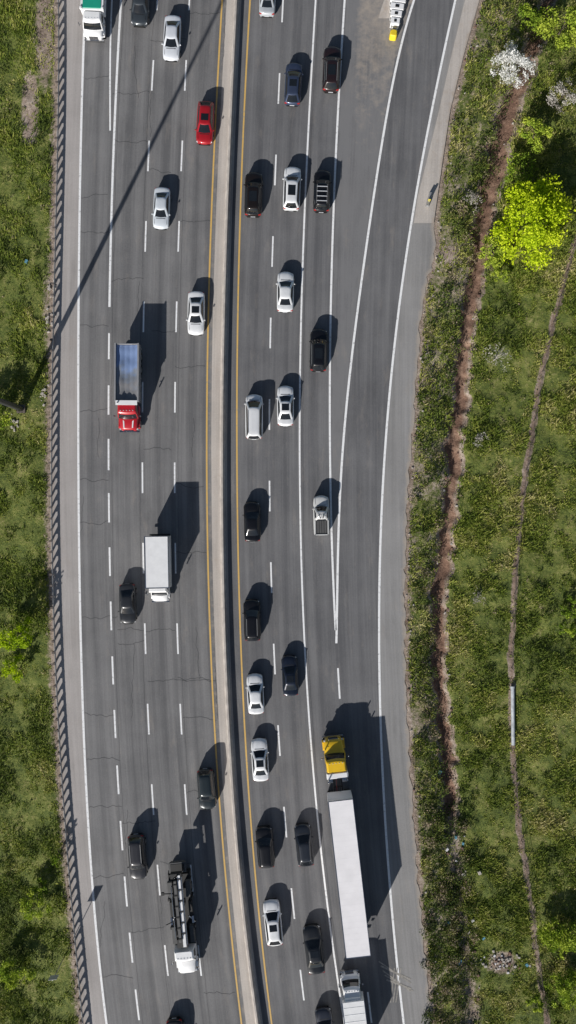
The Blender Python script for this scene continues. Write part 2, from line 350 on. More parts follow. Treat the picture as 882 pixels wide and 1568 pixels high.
for x,y in zip(xs,ys):
    X,Y=(x-CX)/S,(CY-y)/S
    mb.box(X-.16,Y,.36,.16,.20,.84,1); mb.box(X-.02,Y,.62,.16,.22,.34,1)
rings=[]
for y in np.arange(-600,2200,10.0):
    x=float(G(y)); rings.append([((x-CX)/S+.10+a,(CY-y)/S,b_) for a,b_ in pr2])
mb.loft(rings,0,caps=(True,True))
mb.obj('guardrail',[STEEL,RUST])
# ---------------------------------------------------------------- vehicles
_pm={}
def paint(c,metal=.15,rough=.32):
    k=(c,metal)
    if k not in _pm:
        m,nt,b=newmat('car_paint',rough); b.inputs['Metallic'].default_value=metal; b.inputs['Coat Weight'].default_value=.7; b.inputs['Coat Roughness'].default_value=.04
        n=noise(nt,objc(nt),1.5,4); nt.links.new(ramp(nt,n,[(.3,tuple(x*.9 for x in c)),(.7,c)]),b.inputs['Base Color']); _pm[k]=m
    return _pm[k]
GL=plain('tinted_glass',(.012,.015,.019),.05,coat=.3); BLK=plain('black_trim',(.018,.018,.018),.55); TYR=plain('tyre_rubber',(.02,.02,.02),.9)
RIM=plain('alloy_rim',(.45,.45,.46),.35,.8); LMP=plain('headlamp',(.6,.62,.65),.1,coat=1); TAIL=plain('tail_lamp',(.35,.012,.01),.2,coat=1)
SEAT=plain('frame_grey',(.10,.10,.10),.7)
def wheel(mb,x,y,r,w,mt=3,mr=4):
    s=1 if x>0 else -1
    mb.tube((x-w/2,y,r),(x+w/2,y,r),r,r,mt,18); mb.tube((x+s*w/2,y,r),(x+s*(w/2+.012),y,r),r*.62,r*.55,mr,12)
def rrect(hw,hl,r,yc,z,bf=0,br=0,taper=0):
    pts=[]; fl=[]
    def bul(x,y):
        q=1-(x/hw)**2; return (x*(1+taper*(y)/hl),yc+y+(bf*q if y>0 else -br*q)*(abs(y)/hl)**3,z)
    nf,ns,ncn=7,9,3
    def seg(a,b_,n,t):
        for i in range(n):
            u=i/n; pts.append(bul(a[0]+(b_[0]-a[0])*u,a[1]+(b_[1]-a[1])*u)); fl.append(t)
    def cor(cx,cy,a0):
        for i in range(ncn):
            a=a0+math.pi/2*i/ncn; pts.append(bul(cx+r*math.cos(a),cy+r*math.sin(a))); fl.append('c')
    seg((hw,-hl+r),(hw,hl-r),ns,'s'); cor(hw-r,hl-r,0); seg((hw-r,hl),(-hw+r,hl),nf,'f'); cor(-hw+r,hl-r,math.pi/2)
    seg((-hw,hl-r),(-hw,-hl+r),ns,'s'); cor(-hw+r,-hl+r,math.pi); seg((-hw+r,-hl),(hw-r,-hl),nf,'r'); cor(hw-r,-hl+r,1.5*math.pi)
    return pts,fl
K={ # H, belt, wsbase, rooffront, roofrear, rgbase, tailz, nose
 'sedan':(1.45,.98,.215,.07,-.20,-.345,.99,.78),
 'coupe':(1.40,.95,.20,.04,-.17,-.37,.95,.74),
 'hatch':(1.50,1.0,.24,.09,-.33,-.445,.98,.80),
 'suv':(1.72,1.10,.225,.10,-.385,-.455,1.06,.94),
 'minivan':(1.78,1.08,.31,.17,-.43,-.475,1.05,.86),
 'pickup':(1.80,1.12,.20,.085,-.085,-.125,1.12,1.0)}
def car(name,kind,L,Wd,col,px,py,rz,metal=.15,roof=None,sunroof=False,rails=False,rack=False,scoop=False):
    H,belt,wb,rf,rr,rb,tz,nz=K[kind]; mb=MB(); hl=L/2
    ss=[-1,-.992,-.97,-.93,-.86,-.75,-.6,-.45,-.3,-.1,.1,.3,.45,.6,.75,.86,.93,.97,.992,1]
    zx=[-1,-.985,-.94,-.86,2*rb,2*wb,.80,.93,.98,1]; zz=[tz-.30,tz-.10,tz-.02,tz,belt+.01,belt,(belt+nz)/2+.05,nz+.05,nz-.04,nz-.20]
    rings=[]
    for s in ss:
        a=abs(s); cw=(1-.085*a**4)*(1-max(0,a-.9)**2*9)*(1-(.09 if a>.985 else 0)*((a-.985)/.015))
        w=Wd/2*cw; zd=float(np.interp(s,zx,zz)); y=s*hl; lo=.22+(.10*max(0,a-.9)*10)
        cv_=(.30 if s>0 else .17)*max(0,(a-.6)/.4)**1.5*(1 if s>0 else -1)
        if kind=='pickup' and s<0: cv_=0
        h=[(w*.90,lo),(w*.985,lo+.12),(w,.55*zd+.05),(w*.985,zd-.14),(w*.94,zd-.045),(w*.84,zd-.005),(w*.62,zd+.012),(w*.56,zd+.03),(w*.25,zd+.038)]
        rings.append([(x,y-cv_*(x/(Wd/2))**2,z) for x,z in h]+[(-x,y-cv_*(x/(Wd/2))**2,z) for x,z in h[::-1]])
    mb.loft(rings[::-1],0,closed=True,caps=(True,True),cm=0)
    yf0,yf1,yr1,yr0=wb*L,rf*L,rr*L,rb*L
    if kind=='pickup':
        bl=(yr0-(-hl))-.12; yc=-hl+.08+bl/2
        mb.box(0,yc,belt+.05,Wd*.74,bl,.03,5); 
        for sx in (-1,1): mb.box(sx*Wd*.405,yc,belt+.08,.12,bl+.08,.10,0)
        mb.box(0,-hl+.07,belt+.08,Wd*.84,.09,.10,0)
        for k in range(5): mb.box((k-2)*.26,yc,belt+.072,.05,bl*.95,.012,6)
    zb=belt-.02; R=[];fl=None
    def ring(t,z,inset=0):
        f=yf0+(yf1-yf0)*t; r=yr0+(yr1-yr0)*t; hw=Wd/2*(.885+(.655-.885)*t) - inset
        return rrect(hw,(f-r)/2-inset,.16+.0*t,(f+r)/2,z,bf=.20-.08*t,br=.12-.05*t,taper=.03)
    zr=H-.10
    r0,fl=ring(0,zb); r1,_=ring(.52,zb+(zr-zb)*.58); r2,_=ring(1,zr); r3,_=ring(1,H-.045,.05); r4,_=ring(1,H-.012,.20); r5,_=ring(1,H,.42)
    rc=8 if roof else 0
    def mf(j,i):
        if j<2:
            if fl[i]=='c': return rc if roof and roof!='b' else 0
            return 1
        return rc
    mb.loft([r0,r1,r2,r3,r4,r5],mf,caps=(False,True),cm=rc)
    if sunroof and kind!='suv':
        yc=yf1-.45-(.25 if kind!='sedan' else .1); mb.box(0,yc,H+.004,Wd*.43,.72,.016,1)
    if kind=='suv' and sunroof: mb.box(0,(yf1+yr1)/2+.15,H+.003,Wd*.43,1.1,.014,1)
    if rails:
        for sx in (-1,1): mb.box(sx*Wd*.305,(yf1+yr1)/2,H-.01,.04,(yf1-yr1)*.82,.06,7)
    if rack:
        for t in (.15,.38,.62,.85): mb.box(0,yr1+(yf1-yr1)*t,H+.07,Wd*.62,.07,.04,9)
        for sx in (-1,1): mb.box(sx*Wd*.305,(yf1+yr1)/2,H+.02,.04,(yf1-yr1)*.9,.08,7)
    wr=.33 if H<1.6 else .37
    for sy in (.31,-.30):
        for sx in (-1,1):
            mb.tube((sx*(Wd/2-.20),sy*L,wr),(sx*(Wd/2-.005),sy*L,wr),wr+.055,wr+.055,2,18); wheel(mb,sx*(Wd/2-.11),sy*L,wr,.23)
    for sx in (-1,1):
        mb.box(sx*(Wd/2+.05),yf0-.20,belt+.02,.15,.10,.13,0,tx=.8,ty=.8)
        mb.box(sx*Wd*.345,hl-.27,nz-.06,Wd*.2,.20,.13,9,tx=.9,ty=.6,oy=-.04,rz=-sx*.35)
        mb.box(sx*Wd*.37,-hl+.17,tz-.15,Wd*.15,.14,.16,10,ty=.7,oy=.02,rz=sx*.2)
    mb.box(0,hl-.03,nz-.26,Wd*.5,.07,.20,2); mb.box(0,hl-.12,.38,Wd*.68,.12,.12,2)
    mb.box(0,-hl+.0,.62,.5,.03,.12,9); mb.box(0,-hl+.08,.38,Wd*.66,.12,.14,2)
    mb.box(0,yf0+.23,belt+.026,Wd*.55,.05,.02,2)
    for sx in (-1,1): mb.box(sx*Wd*.37,(yf0+hl)/2-.05,(belt+nz)/2+.082,.018,(hl-yf0)*.45,.01,2)
    rp=paint(roof) if roof else paint(col,metal)
    X,Y=W2(px,py,.9)
    return mb.obj(name,[paint(col,metal),GL,BLK,TYR,RIM,SEAT,BLK,STEEL,rp,LMP,TAIL],(X,Y,.008),rz)
def ang(c,y): return math.atan(c.slope(y))
WH=(.93,.94,.95); BK=(.007,.007,.009); SI=(.55,.58,.61)
DN=math.pi
cars=[
 ('grey_suv','suv',4.7,1.88,(.05,.06,.07),215,6,L3,DN,dict(sunroof=True)),
 ('white_sedan','sedan',4.95,1.85,(.82,.85,.90),263,57,L4,DN,{}),
 ('red_hatchback','hatch',4.75,1.85,(.42,.012,.02),314,187,YL,DN,dict(sunroof=True)),
 ('silver_sedan','sedan',4.6,1.78,(.74,.79,.84),247,318,L3,DN,{}),
 ('white_sedan','sedan',4.85,1.85,WH,300,479,L4,DN,dict(sunroof=True)),
 ('black_sedan','sedan',4.5,1.80,(.03,.032,.036),195,925,L3,DN,{}),
 ('dark_suv','suv',4.45,1.85,(.02,.03,.035),316,1209,YL,DN,{}),
 ('grey_suv','suv',4.95,1.88,(.035,.035,.04),210,1313,L3,DN,dict(rails=True)),
 ('dark_sedan','sedan',4.7,1.85,BK,270,1594,L4,DN,{}),
 ('silver_sedan','sedan',4.7,1.78,SI,410,-10,L5,0,{}),
 ('navy_hatchback','hatch',4.7,1.82,(.06,.08,.14),449,127,L5,0,dict(metal=.4,sunroof=True)),
 ('maroon_suv','suv',4.95,1.90,(.024,.012,.013),508,105,L6,0,dict(sunroof=True,rails=True)),
 ('black_suv','suv',4.85,1.90,(.02,.014,.012),388,297,YR,0,dict(sunroof=True,metal=.4)),
 ('white_suv','suv',4.8,1.88,WH,447,288,L5,0,dict(sunroof=True)),
 ('black_suv','suv',4.6,1.80,BK,493,292,L6,0,dict(rack=True)),
 ('white_sedan','sedan',4.5,1.84,WH,437,446,L5,0,{}),
 ('black_suv','suv',4.7,1.88,BK,488,536,L6,0,dict(sunroof=True)),
 ('white_minivan','minivan',5.0,1.92,WH,389,638,YR,0,dict(rails=True)),
 ('white_sedan','sedan',4.5,1.82,WH,437,621,L5,0,dict(sunroof=True)),
 ('silver_pickup_truck','pickup',4.4,1.74,(.74,.74,.72),492,789,L6,0,{}),
 ('black_sedan','sedan',4.45,1.78,BK,386,799,YR,0,{}),
 ('black_suv','suv',4.65,1.82,BK,386,950,YR,0,dict(rails=True)),
 ('navy_sedan','sedan',4.5,1.72,(.012,.018,.035),444,1035,L5,0,dict(sunroof=True)),
 ('white_sedan','sedan',4.5,1.82,WH,391,1063,YR,0,{}),
 ('white_sedan','sedan',4.75,1.82,WH,398,1164,YR,0,dict(sunroof=True)),
 ('black_suv','suv',4.6,1.84,BK,406,1298,YR,0,{}),
 ('dark_hatchback','hatch',4.7,1.84,(.02,.025,.035),466,1295,L5,0,{}),
 ('white_hatchback','hatch',5.1,1.86,WH,418,1414,YR,0,dict(sunroof=True)),
 ('black_sedan','sedan',5.4,1.98,(.014,.016,.020),481,1455,L5,0,dict(sunroof=True)),
 ('dark_sedan','sedan',4.7,1.84,(.03,.035,.05),499,1577,L6,0,{}),
]
for n,k,L,w,c,px,py,cv,add,kw in cars: car(n,k,L*.985,w,c,px,py,ang(cv,py)+add+random.uniform(-.012,.012),**kw)
WHT=paint((.94,.94,.94),0,.4); TRAILERW=plain('trailer_skin',(.92,.895,.905),.5,var=.05,scale=.8)
RED=paint((.50,.015,.025),0); YELP=paint((.90,.56,.02),0); GREENP=paint((.02,.36,.24),0)
CHR=plain('chrome',(.6,.6,.6),.15,1.0)
def cab(mb,nose,hoodl,cabl,wd,hh,ch,m=0,roofm=None,stripe=None):
    hw=wd/2; R=[]
    for t,wf,z in ((0,.60,hh-.42),(.04,.68,hh-.18),(.18,.76,hh-.04),(.6,.84,hh),(1,.90,hh+.08)):
        y=nose-.12-hoodl*t; w=hw*wf; R.append([(w,y,.55),(w,y,z-.15),(w*.86,y,z),(w*.4,y,z+.06),(-w*.4,y,z+.06),(-w*.86,y,z),(-w,y,z-.15),(-w,y,.55)])
    mb.loft(R,m,caps=(True,True),cm=m)
    y0=nose-hoodl+.1; y1=y0-cabl
    if stripe is not None:
        for sx in (-1,1): mb.box(sx*hw*.42,nose-.12-hoodl*.55,hh+.055,.14,hoodl*.75,.02,stripe,rz=sx*.06)
    for sx in (-1,1):
        mb.box(sx*hw*.80,nose-.95,.95,wd*.20,1.15,.30,m,tx=.85,ty=.7)
        wheel(mb,sx*(hw-.17),nose-.95,.50,.30)
        mb.box(sx*hw*.74,nose-.30,hh-.42,.26,.16,.20,8)
        mb.box(sx*(hw+.20),y0-.18,hh+.55,.10,.14,.55,7); mb.box(sx*(hw+.08),y0-.18,hh+.6,.20,.05,.05,2)
    mb.box(0,nose-.08,.62,wd*.92,.18,.34,7); mb.box(0,nose-.11,hh-.50,wd*.42,.06,.7,7)
    rr=[]
    for z,yf,hwf in ((.6,y0,.93),(hh+.10,y0,.93),(ch-.22,y0-.42,.86),(ch-.05,y0-.56,.80),(ch,y0-.70,.70)):
        yb=y1 if z<ch-.1 else y1+.08
        a,fl=rrect(hw*hwf,(yf-yb)/2,.10,(yf+yb)/2,z,bf=.12,br=0)
        rr.append(a)
    rm=m if roofm is None else roofm
    def mf(j,i):
        if j==1: return 1 if fl[i] in('f','s') and not(fl[i]=='s' and (i%23 in (0,1))) else m
        return rm if j>=2 else m
    mb.loft(rr,mf,caps=(False,True),cm=rm)
    for k in range(5): mb.box((k-2)*wd*.14,y0-.74,ch+.02,.10,.08,.05,8)
    return y1
def frame(mb,y0,y1,wd,axles,dual=True):
    for sx in (-1,1): mb.box(sx*.42,(y0+y1)/2,.85,.12,abs(y0-y1),.28,2)
    for k in range(int(abs(y0-y1)/1.2)): mb.box(0,min(y0,y1)+.6+1.2*k,.85,.84,.12,.16,2)
    for a in axles:
        mb.tube((-wd/2+.3,a,.5),(wd/2-.3,a,.5),.10,.10,2)
        for sx in (-1,1):
            wheel(mb,sx*(wd/2-.17),a,.50,.28)
            if dual: wheel(mb,sx*(wd/2-.50),a,.50,.28)
def place(px,py): return ((px-CX)/S,(CY-py)/S,.008)
TM=lambda p,s:[p,GL,BLK,TYR,RIM,SEAT,s,CHR,LMP,TAIL]
# --- dump truck
mb=MB(); L=9.25; n=L/2
yb=cab(mb,n,1.5,1.45,2.35,1.55,2.55,0,None,6)
bedf=yb-.25; bedr=-n; bl=bedf-bedr; yc=(bedf+bedr)/2; bw=2.5; z0,z1=1.15,2.60
frame(mb,yb,bedr+.3,2.45,(-n+1.1,-n+2.45))
mb.box(0,yc,z0,bw-.1,bl,.10,6)
for sx in (-1,1):
    mb.box(sx*(bw/2-.05),yc,(z0+z1)/2+.03,.09,bl,z1-z0,5)
    mb.box(sx*(bw/2-.03),yc,z1+.08,.16,bl+.04,.10,5)
    for k in range(8): mb.box(sx*(bw/2+.03),bedr+.35+k*(bl-.6)/7,(z0+z1)/2,.08,.10,z1-z0-.1,5)
mb.box(0,bedr+.05,(z0+z1)/2,bw-.2,.09,z1-z0,5); mb.box(0,bedf-.05,(z0+z1)/2+.05,bw-.2,.09,z1-z0+.1,5)
mb.box(0,bedf+.16,z1+.10,bw*.92,.50,.06,6)
nR,nC=26,13; V=[]
for i in range(nR):
    for j in range(nC):
        u=j/(nC-1)*2-1; t=i/(nR-1); V.append((u*(bw/2-.14),bedr+.14+t*(bl-.3),z1-.12-.20*(1-u*u)+.05*math.cos(j*math.pi*.66)+.03*math.sin(t*21)+random.uniform(-.015,.015)))
mb.add(V,[tuple(int(k) for k in f[::-1]) for f in grid_faces(nR,nC)],10,True)
mb.tube((bw/2-.35,yb-.1,.9),(bw/2-.35,yb-.1,2.9),.08,.08,7)
SG=plain('tipper_grey',(.36,.36,.37),.5,.3)
BEDF,nt,b=newmat('tarpaulin',.5)
tc=objc(nt); sp=nd(nt,'ShaderNodeSeparateXYZ'); nt.links.new(tc,sp.inputs[0]); nz_=noise(nt,tc,1.1,5)
g=math_(nt,'ADD',math_(nt,'MULTIPLY',sp.outputs[1],.18),nz_); nt.links.new(ramp(nt,g,[(.05,(.19,.27,.46)),(.25,(.20,.23,.28)),(.5,(.20,.20,.21)),(.9,(.30,.30,.30))]),b.inputs['Base Color'])
mm=TM(RED,WHT); mm[5]=SG; mb.obj('dump_truck',mm+[BEDF],place(201,598),DN+ang(L2,592),bevel=.02)
# --- box truck
mb=MB(); L=7.2; n=L/2
yb=cab(mb,n,.95,1.15,2.05,1.35,2.15)
frame(mb,yb,-n+.2,2.2,(-n+1.6,))
bf=yb+.30; br=-n; bw=2.5
mb.box(0,(bf+br)/2,2.0,bw,bf-br,2.15,6)
for sx in (-1,1): mb.box(sx*(bw/2-.02),(bf+br)/2,3.08,.10,bf-br+.03,.07,7)
mb.box(0,bf-.02,3.08,bw-.12,.08,.07,7); mb.box(0,br+.02,3.08,bw-.12,.08,.07,7)
mb.box(0,(bf+.25),2.75,bw*.78,.5,.55,6,tx=.9,ty=.6,oy=-.1)
mb.box(0,br-.10,.55,bw*.9,.2,.12,2)
mb.obj('box_truck',TM(WHT,WHT),place(247,870.5),DN+ang(L3,870),bevel=.03)
# --- green truck at top
mb=MB(); L=7.4; n=L/2
yb=cab(mb,n,.9,1.5,2.3,1.5,2.35,6,6)
frame(mb,yb,-n+.2,2.35,(-n+1.5,))
bf=yb-.1; br=-n; bw=2.45
mb.box(0,(bf+br)/2,1.75,bw,bf-br,1.3,6); mb.box(0,(bf+br)/2,2.43,bw*.80,(bf-br)*.94,.10,0)
for sx in (-1,1): mb.box(sx*bw*.47,bf-.12,2.45,.24,.22,.28,6); mb.box(sx*bw*.47,br+.12,2.45,.24,.22,.28,6)
for k in range(4): mb.box(0,br+.6+k*.95,2.50,bw*.76,.08,.06,0)
mb.obj('utility_truck',TM(GREENP,WHT),place(149,17),DN+ang(L1,30),bevel=.03)
# --- boom truck
mb=MB(); L=11.9; n=L/2
yb=cab(mb,n,1.7,1.5,2.4,1.7,2.7,6)
frame(mb,yb,-n+.2,2.45,(-n+1.5,-n+2.9,1.2))
mb.box(0,-.9,1.12,2.3,7.6,.14,2)
for sx in (-1,1):
    mb.box(sx*.95,1.5,1.55,.45,1.8,.7,5); mb.box(sx*1.0,-1.2,1.42,.38,1.5,.45,2); mb.box(sx*.95,-3.3,1.5,.5,1.7,.55,5,rz=sx*.05)
    mb.box(sx*1.15,.1,1.35,.22,.8,.5,7); mb.tube((sx*.75,-.4,1.7),(sx*1.3,.5,1.25),.07,.07,7)
    mb.box(sx*1.2,-2.3,1.2,.24,.24,1.3,2); mb.box(sx*1.2,.75,1.2,.24,.24,1.3,2)
mb.tube((0,1.9,1.2),(0,1.9,2.8),.42,.36,2,14)
mb.box(0,1.9,2.6,1.1,1.0,.5,2)
for (x,z,y0_,y1_,w,m) in ((-.28,2.95,2.2,-5.4,.32,6),(.12,3.15,1.6,-4.9,.26,5),(.42,2.7,1.2,-4.6,.22,2)):
    mb.box(x,(y0_+y1_)/2,z,w,y0_-y1_,.32,m)
    for k in range(6): mb.box(x,y1_+.4+k*1.15,z+.18,w+.08,.14,.06,2)
mb.tube((-.55,2.0,3.0),(-.55,-5.2,3.0),.07,.07,7); mb.tube((.62,1.2,3.0),(.62,-4.4,3.0),.06,.06,7)
mb.box(0,-5.3,2.7,1.2,.5,.7,2); mb.box(-.1,-2.2,2.3,1.0,.5,.9,2); mb.tube((-.3,1.9,2.9),(.35,-1.2,2.6),.10,.07,7)
mb.box(0,-n+.35,1.2,1.5,.9,.8,5,tx=1.25,ty=1.2); mb.box(0,-n+.35,1.62,1.5,.8,.02,2)
mb.tube((-.2,-5.3,2.8),(.1,-5.6,4.3),.09,.05,2); mb.tube((.5,-3.4,2.8),(1.5,-3.7,3.3),.07,.05,2); mb.tube((.4,-.6,2.8),(1.5,-.3,3.1),.06,.05,2)
mb.box(1.5,-3.7,3.3,.3,.3,.25,2)
mb.obj('boom_truck',TM(SEAT,WHT),place(282,1397),DN+ang(L4,1400),bevel=.02)
# --- white truck bottom right
mb=MB(); L=8.6; n=L/2; 
yb=cab(mb,n,.75,1.5,2.15,1.35,2.3)
frame(mb,yb,-n+.2,2.2,(-n+1.8,)); bf=yb-.1; br=-n; bw=2.4
mb.box(0,(bf+br)/2,1.85,bw,bf-br,1.75,6); mb.box(0,bf+.1,2.35,bw*.7,.4,.3,6,ty=.5)
for sx in (-1,1): mb.box(sx*(bw/2-.02),(bf+br)/2,2.72,.08,bf-br+.03,.07,7)
for k in range(7): mb.box(0,bf-.6-k*.75,2.735,bw-.2,.04,.02,6)
mb.obj('white_delivery_truck',TM(WHT,WHT),place(541,1540),ang(L8d,1520),bevel=.03)
# --- semi truck
par=link(bpy.data.objects.new('semi_truck',None)); A=math.radians(6.5)
TX,TY=place(517.8,1205.8)[:2]; par.location=(TX,TY,.008); par.rotation_euler=(0,0,A)
mb=MB(); nose=5.95
yb=cab(mb,nose,1.75,1.75,2.45,1.95,2.95)
mb.box(0,yb-.32,1.95,2.3,.60,1.9,6); mb.box(0,yb-.32,2.93,2.1,.5,.06,6)
frame(mb,yb,-2.6,2.5,(-.6,-1.9))
mb.box(0,-1.2,1.05,1.0,1.3,.10,5)
for sx in (-1,1):
    mb.tube((sx*.9,2.6,.75),(sx*.9,4.0,.75),.30,.30,7,14); mb.tube((sx*1.02,yb-.75,.9),(sx*1.02,yb-.75,3.4),.075,.075,7); mb.box(sx*.75,1.3,1.0,.5,.8,.06,7)
for k in range(3): mb.tube((-.15+.15*k,yb-.62,1.9),(-.2+.2*k,.05,1.5),.025,.025,[9,2,2][k])
mb.obj('tractor',TM(YELP,WHT),(0,0,0),0,bevel=.03,parent=par)
mb=MB(); LT=16.5
mb.box(0,-LT/2,2.62,2.60,LT,2.86,6)
for sx in (-1,1):
    mb.box(sx*1.29,-LT/2,4.03,.07,LT+.02,.08,7)
    mb.box(sx*1.29,-LT/2,1.20,.06,LT+.02,.14,5)
    mb.box(sx*.9,-3.2,.75,.12,.12,.9,2); mb.box(sx*1.2,-8.6,.75,.05,6.2,.8,6)
mb.box(0,-.01,4.03,2.5,.07,.08,7); mb.box(0,-LT+.01,4.03,2.5,.07,.08,7)
for k in range(26): mb.box(0,-.6-k*.61,4.0505,2.48,.035,.006,6)
for a in (-LT+1.4,-LT+2.7):
    for sx in (-1,1): wheel(mb,sx*1.10,a,.5,.28); wheel(mb,sx*.76,a,.5,.28)
    mb.tube((-.9,a,.5),(.9,a,.5),.1,.1,2)
mb.box(0,-LT-.02,.6,2.3,.12,.14,5); mb.box(0,-LT+2,.98,1.2,3.4,.24,2)
for sx in (-1,1): mb.box(sx*1.0,-LT-.03,1.0,.3,.06,.14,9)
mm=TM(WHT,TRAILERW); mb.obj('trailer',mm,(0,0,0),0,bevel=.02,parent=par)
# ---------------------------------------------------------------- street furniture
mb=MB(); bx,by=(32-CX)/S,(CY-626)/S
gz=float(ground_z(np.array([32.]),np.array([626.]))[0])
mb.box(0,0,.10,.9,.9,.4,1); 
for i in range(6): mb.tube((0,0,.3+5.3*i),(0,0,.3+5.3*(i+1)),.32-.035*i,.32-.035*(i+1),0,14)
for k in range(8):
    a=k*math.pi/4; mb.tube((0,0,31.8),(1.3*math.cos(a),1.3*math.sin(a),31.6),.05,.05,0); mb.box(1.5*math.cos(a),1.5*math.sin(a),31.5,.5,.5,.3,2)
mb.obj('high_mast_lamp',[plain('mast_paint',(.05,.05,.055),.5),RUST,LMP],(bx,by,gz),0)
def signpost(px,py,h,w,hh,name,c):
    mb=MB(); mb.tube((0,0,-.3),(0,0,h),.045,.045,0); mb.box(0,.06,h-hh/2,w,.03,hh,1); mb.box(0,.035,h-hh/2,.06,.02,hh*.9,0)
    X,Y=place(px,py)[:2]; mb.obj(name,[STEEL,plain('sign_face',c,.4)],(X,Y,0),.1)
signpost(97,1468,4.2,.9,.9,'road_sign',(.5,.5,.5))
mb=MB(); mb.tube((0,0,0),(.0,.0,1.0),.04,.04,0); mb.box(0,.03,.8,.25,.03,.7,1); mb.box(0,.3,.3,.35,1.5,.5,0,tx=.7)
X,Y=place(655,312)[:2]; mb.obj('kerb_end_marker',[STEEL,plain('marker_yellow',(.6,.5,.03),.5)],(X,Y,.11),-.25,bevel=.02)
# crash cushion
mb=MB(); 
for k in range(6):
    w=.95+.24*k; mb.box(0,1.5+k*.80,.48,w,.70,.9,0,ty=.94); mb.box(0,1.5+k*.80,.955,w*.30,.30,.05,2)
    for sx in (-1,1): mb.box(sx*(w/2+.07),1.8+k*.80,.55,.06,.80,.35,3)
r1,_=rrect(.40,.40,.2,.2,.02); r2,_=rrect(.38,.38,.2,.2,.85); r3,_=rrect(.28,.28,.14,.2,.93)
mb.loft([r1,r2,r3],1,caps=(False,True),cm=1)
for sx in (-1,1): mb.tube((sx*.3,.5,.5),(sx*.36,1.4,.5),.05,.05,3)
X,Y=place(601,60)[:2]; mb.obj('crash_cushion',[WHT,plain('cushion_yellow',(.85,.62,.03),.5),BLK,STEEL],(X,Y,.008),-.13,bevel=.03)
mb=MB(); rings=[[(x,y,z) for x,z in pr] for y in np.linspace(0,60,10)]
X,Y=place(612,-40)[:2]; mb.loft(rings,0,smooth=False); mb.obj('concrete_barrier',[BAR],(X,Y,.008),-.30)
# wire fence
mb=MB(); prev=None
for y in np.arange(340,1620,38.):
    x=float(FEN(y)); gz=float(ground_z(np.array([x]),np.array([y]))[0]); p=((x-CX)/S,(CY-y)/S,gz)
    if abs(y-1100)<60: prev=None; continue
    mb.tube((p[0],p[1],gz-.3),(p[0]+random.uniform(-.05,.05),p[1],gz+.85),.045,.04,0,6)
    if prev:
        for h in (.25,.5,.8): mb.tube((prev[0],prev[1],prev[2]+h),(p[0],p[1],gz+h),.014,.014,1,4,False)
    prev=p
mb.obj('wire_fence',[RUST,RUST])
mb=MB(); a=place(786,1052);b_=place(787,1142)
z1=float(ground_z(np.array([786.]),np.array([1100.]))[0])+.26; mb.tube((a[0],a[1],z1),(b_[0],b_[1],z1),.20,.20,0,14)
mb.tube((a[0],a[1]+.01,z1),(a[0],a[1]-.2,z1),.24,.24,0,14); mb.obj('drainage_pipe',[plain('pipe_white',(.50,.53,.56),.6,var=.3)])
# ---------------------------------------------------------------- vegetation
def inside_veg(px,py,ml=9,mr=5):
    left=px<G(py)-ml; right=px>E(py)+mr
    cr=(np.abs(px-crk(py))/S<crw(py)*1.0+.05)&(py<1270)
    return (left|right)&~cr
def scatter(n,x0,x1,y0,y1):
    return rng.uniform(x0,x1,n),rng.uniform(y0,y1,n)
def grass(name,N,x0,x1,y0,y1):
    px,py=scatter(N,x0,x1,y0,y1); m=inside_veg(px,py); px,py=px[m],py[m]; x=px/S;y=py/S
    d=fbm(x,y,2.2,70)*.6+fbm(x,y,.9,72)*.4; d2=fbm(x,y,9,75); sc_m=((px>E(py))&(px<CRK(py))&(px-E(py)<95))
    dmask=np.maximum.reduce([np.exp(-((px-45)/14)**2-((py-165)/58)**4),np.exp(-((px-68)/18)**2-((py-50)/100)**2)*.75,np.exp(-((px-72)/12)**2-((py-470)/100)**2)*.5,np.exp(-((px-688)/22)**2-((py-392)/20)**2),
        np.exp(-((px-770)/28)**2-((py-1478)/20)**2)*.8,np.exp(-((px-FEN(py))/4.5)**2)*.95,np.exp(-((np.abs(px-crk(py))/S-crw(py)*1.3)/.3)**2)*.8,sc_m*.55])
    keep=(rng.random(len(px))<(.40+1.3*sm(.35,.6,d)))&(rng.random(len(px))>dmask)
    px,py,d,d2=px[keep],py[keep],d[keep],d2[keep]; n=len(px)
    X=(px-CX)/S;Y=(CY-py)/S;Z=ground_z(px,py)-.03
    h=(.07+.30*sm(.38,.66,d)*(.4+d2))*rng.uniform(.6,1.4,n); w=rng.uniform(.035,.08,n)
    a=rng.uniform(0,2*np.pi,n); le=rng.uniform(.3,1.2,n)*h*1.3; b2=a+rng.uniform(-1,1,n)+1.57
    V=np.zeros((n,3,3)); V[:,0]=np.stack([X-np.cos(a)*w,Y-np.sin(a)*w,Z],1); V[:,1]=np.stack([X+np.cos(a)*w,Y+np.sin(a)*w,Z],1); V[:,2]=np.stack([X+np.cos(b2)*le,Y+np.sin(b2)*le,Z+h],1)
    t=.46+1.15*(fbm(px/S,py/S,5,80)-.5)+.5*(vn(px/S,py/S,.7,83)-.5)+rng.normal(0,.13,n)+np.where(px<400,-.05,.09)
    t+=np.where(rng.random(n)<.05,.35,0)
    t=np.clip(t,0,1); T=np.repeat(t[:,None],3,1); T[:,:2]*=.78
    np_mesh(name,V.reshape(-1,3),np.arange(3*n).reshape(n,3),GRS,tint=T.ravel())
grass('grass',140000,-70,126,-60,1640); grass('grass',350000,612,960,-60,1640)
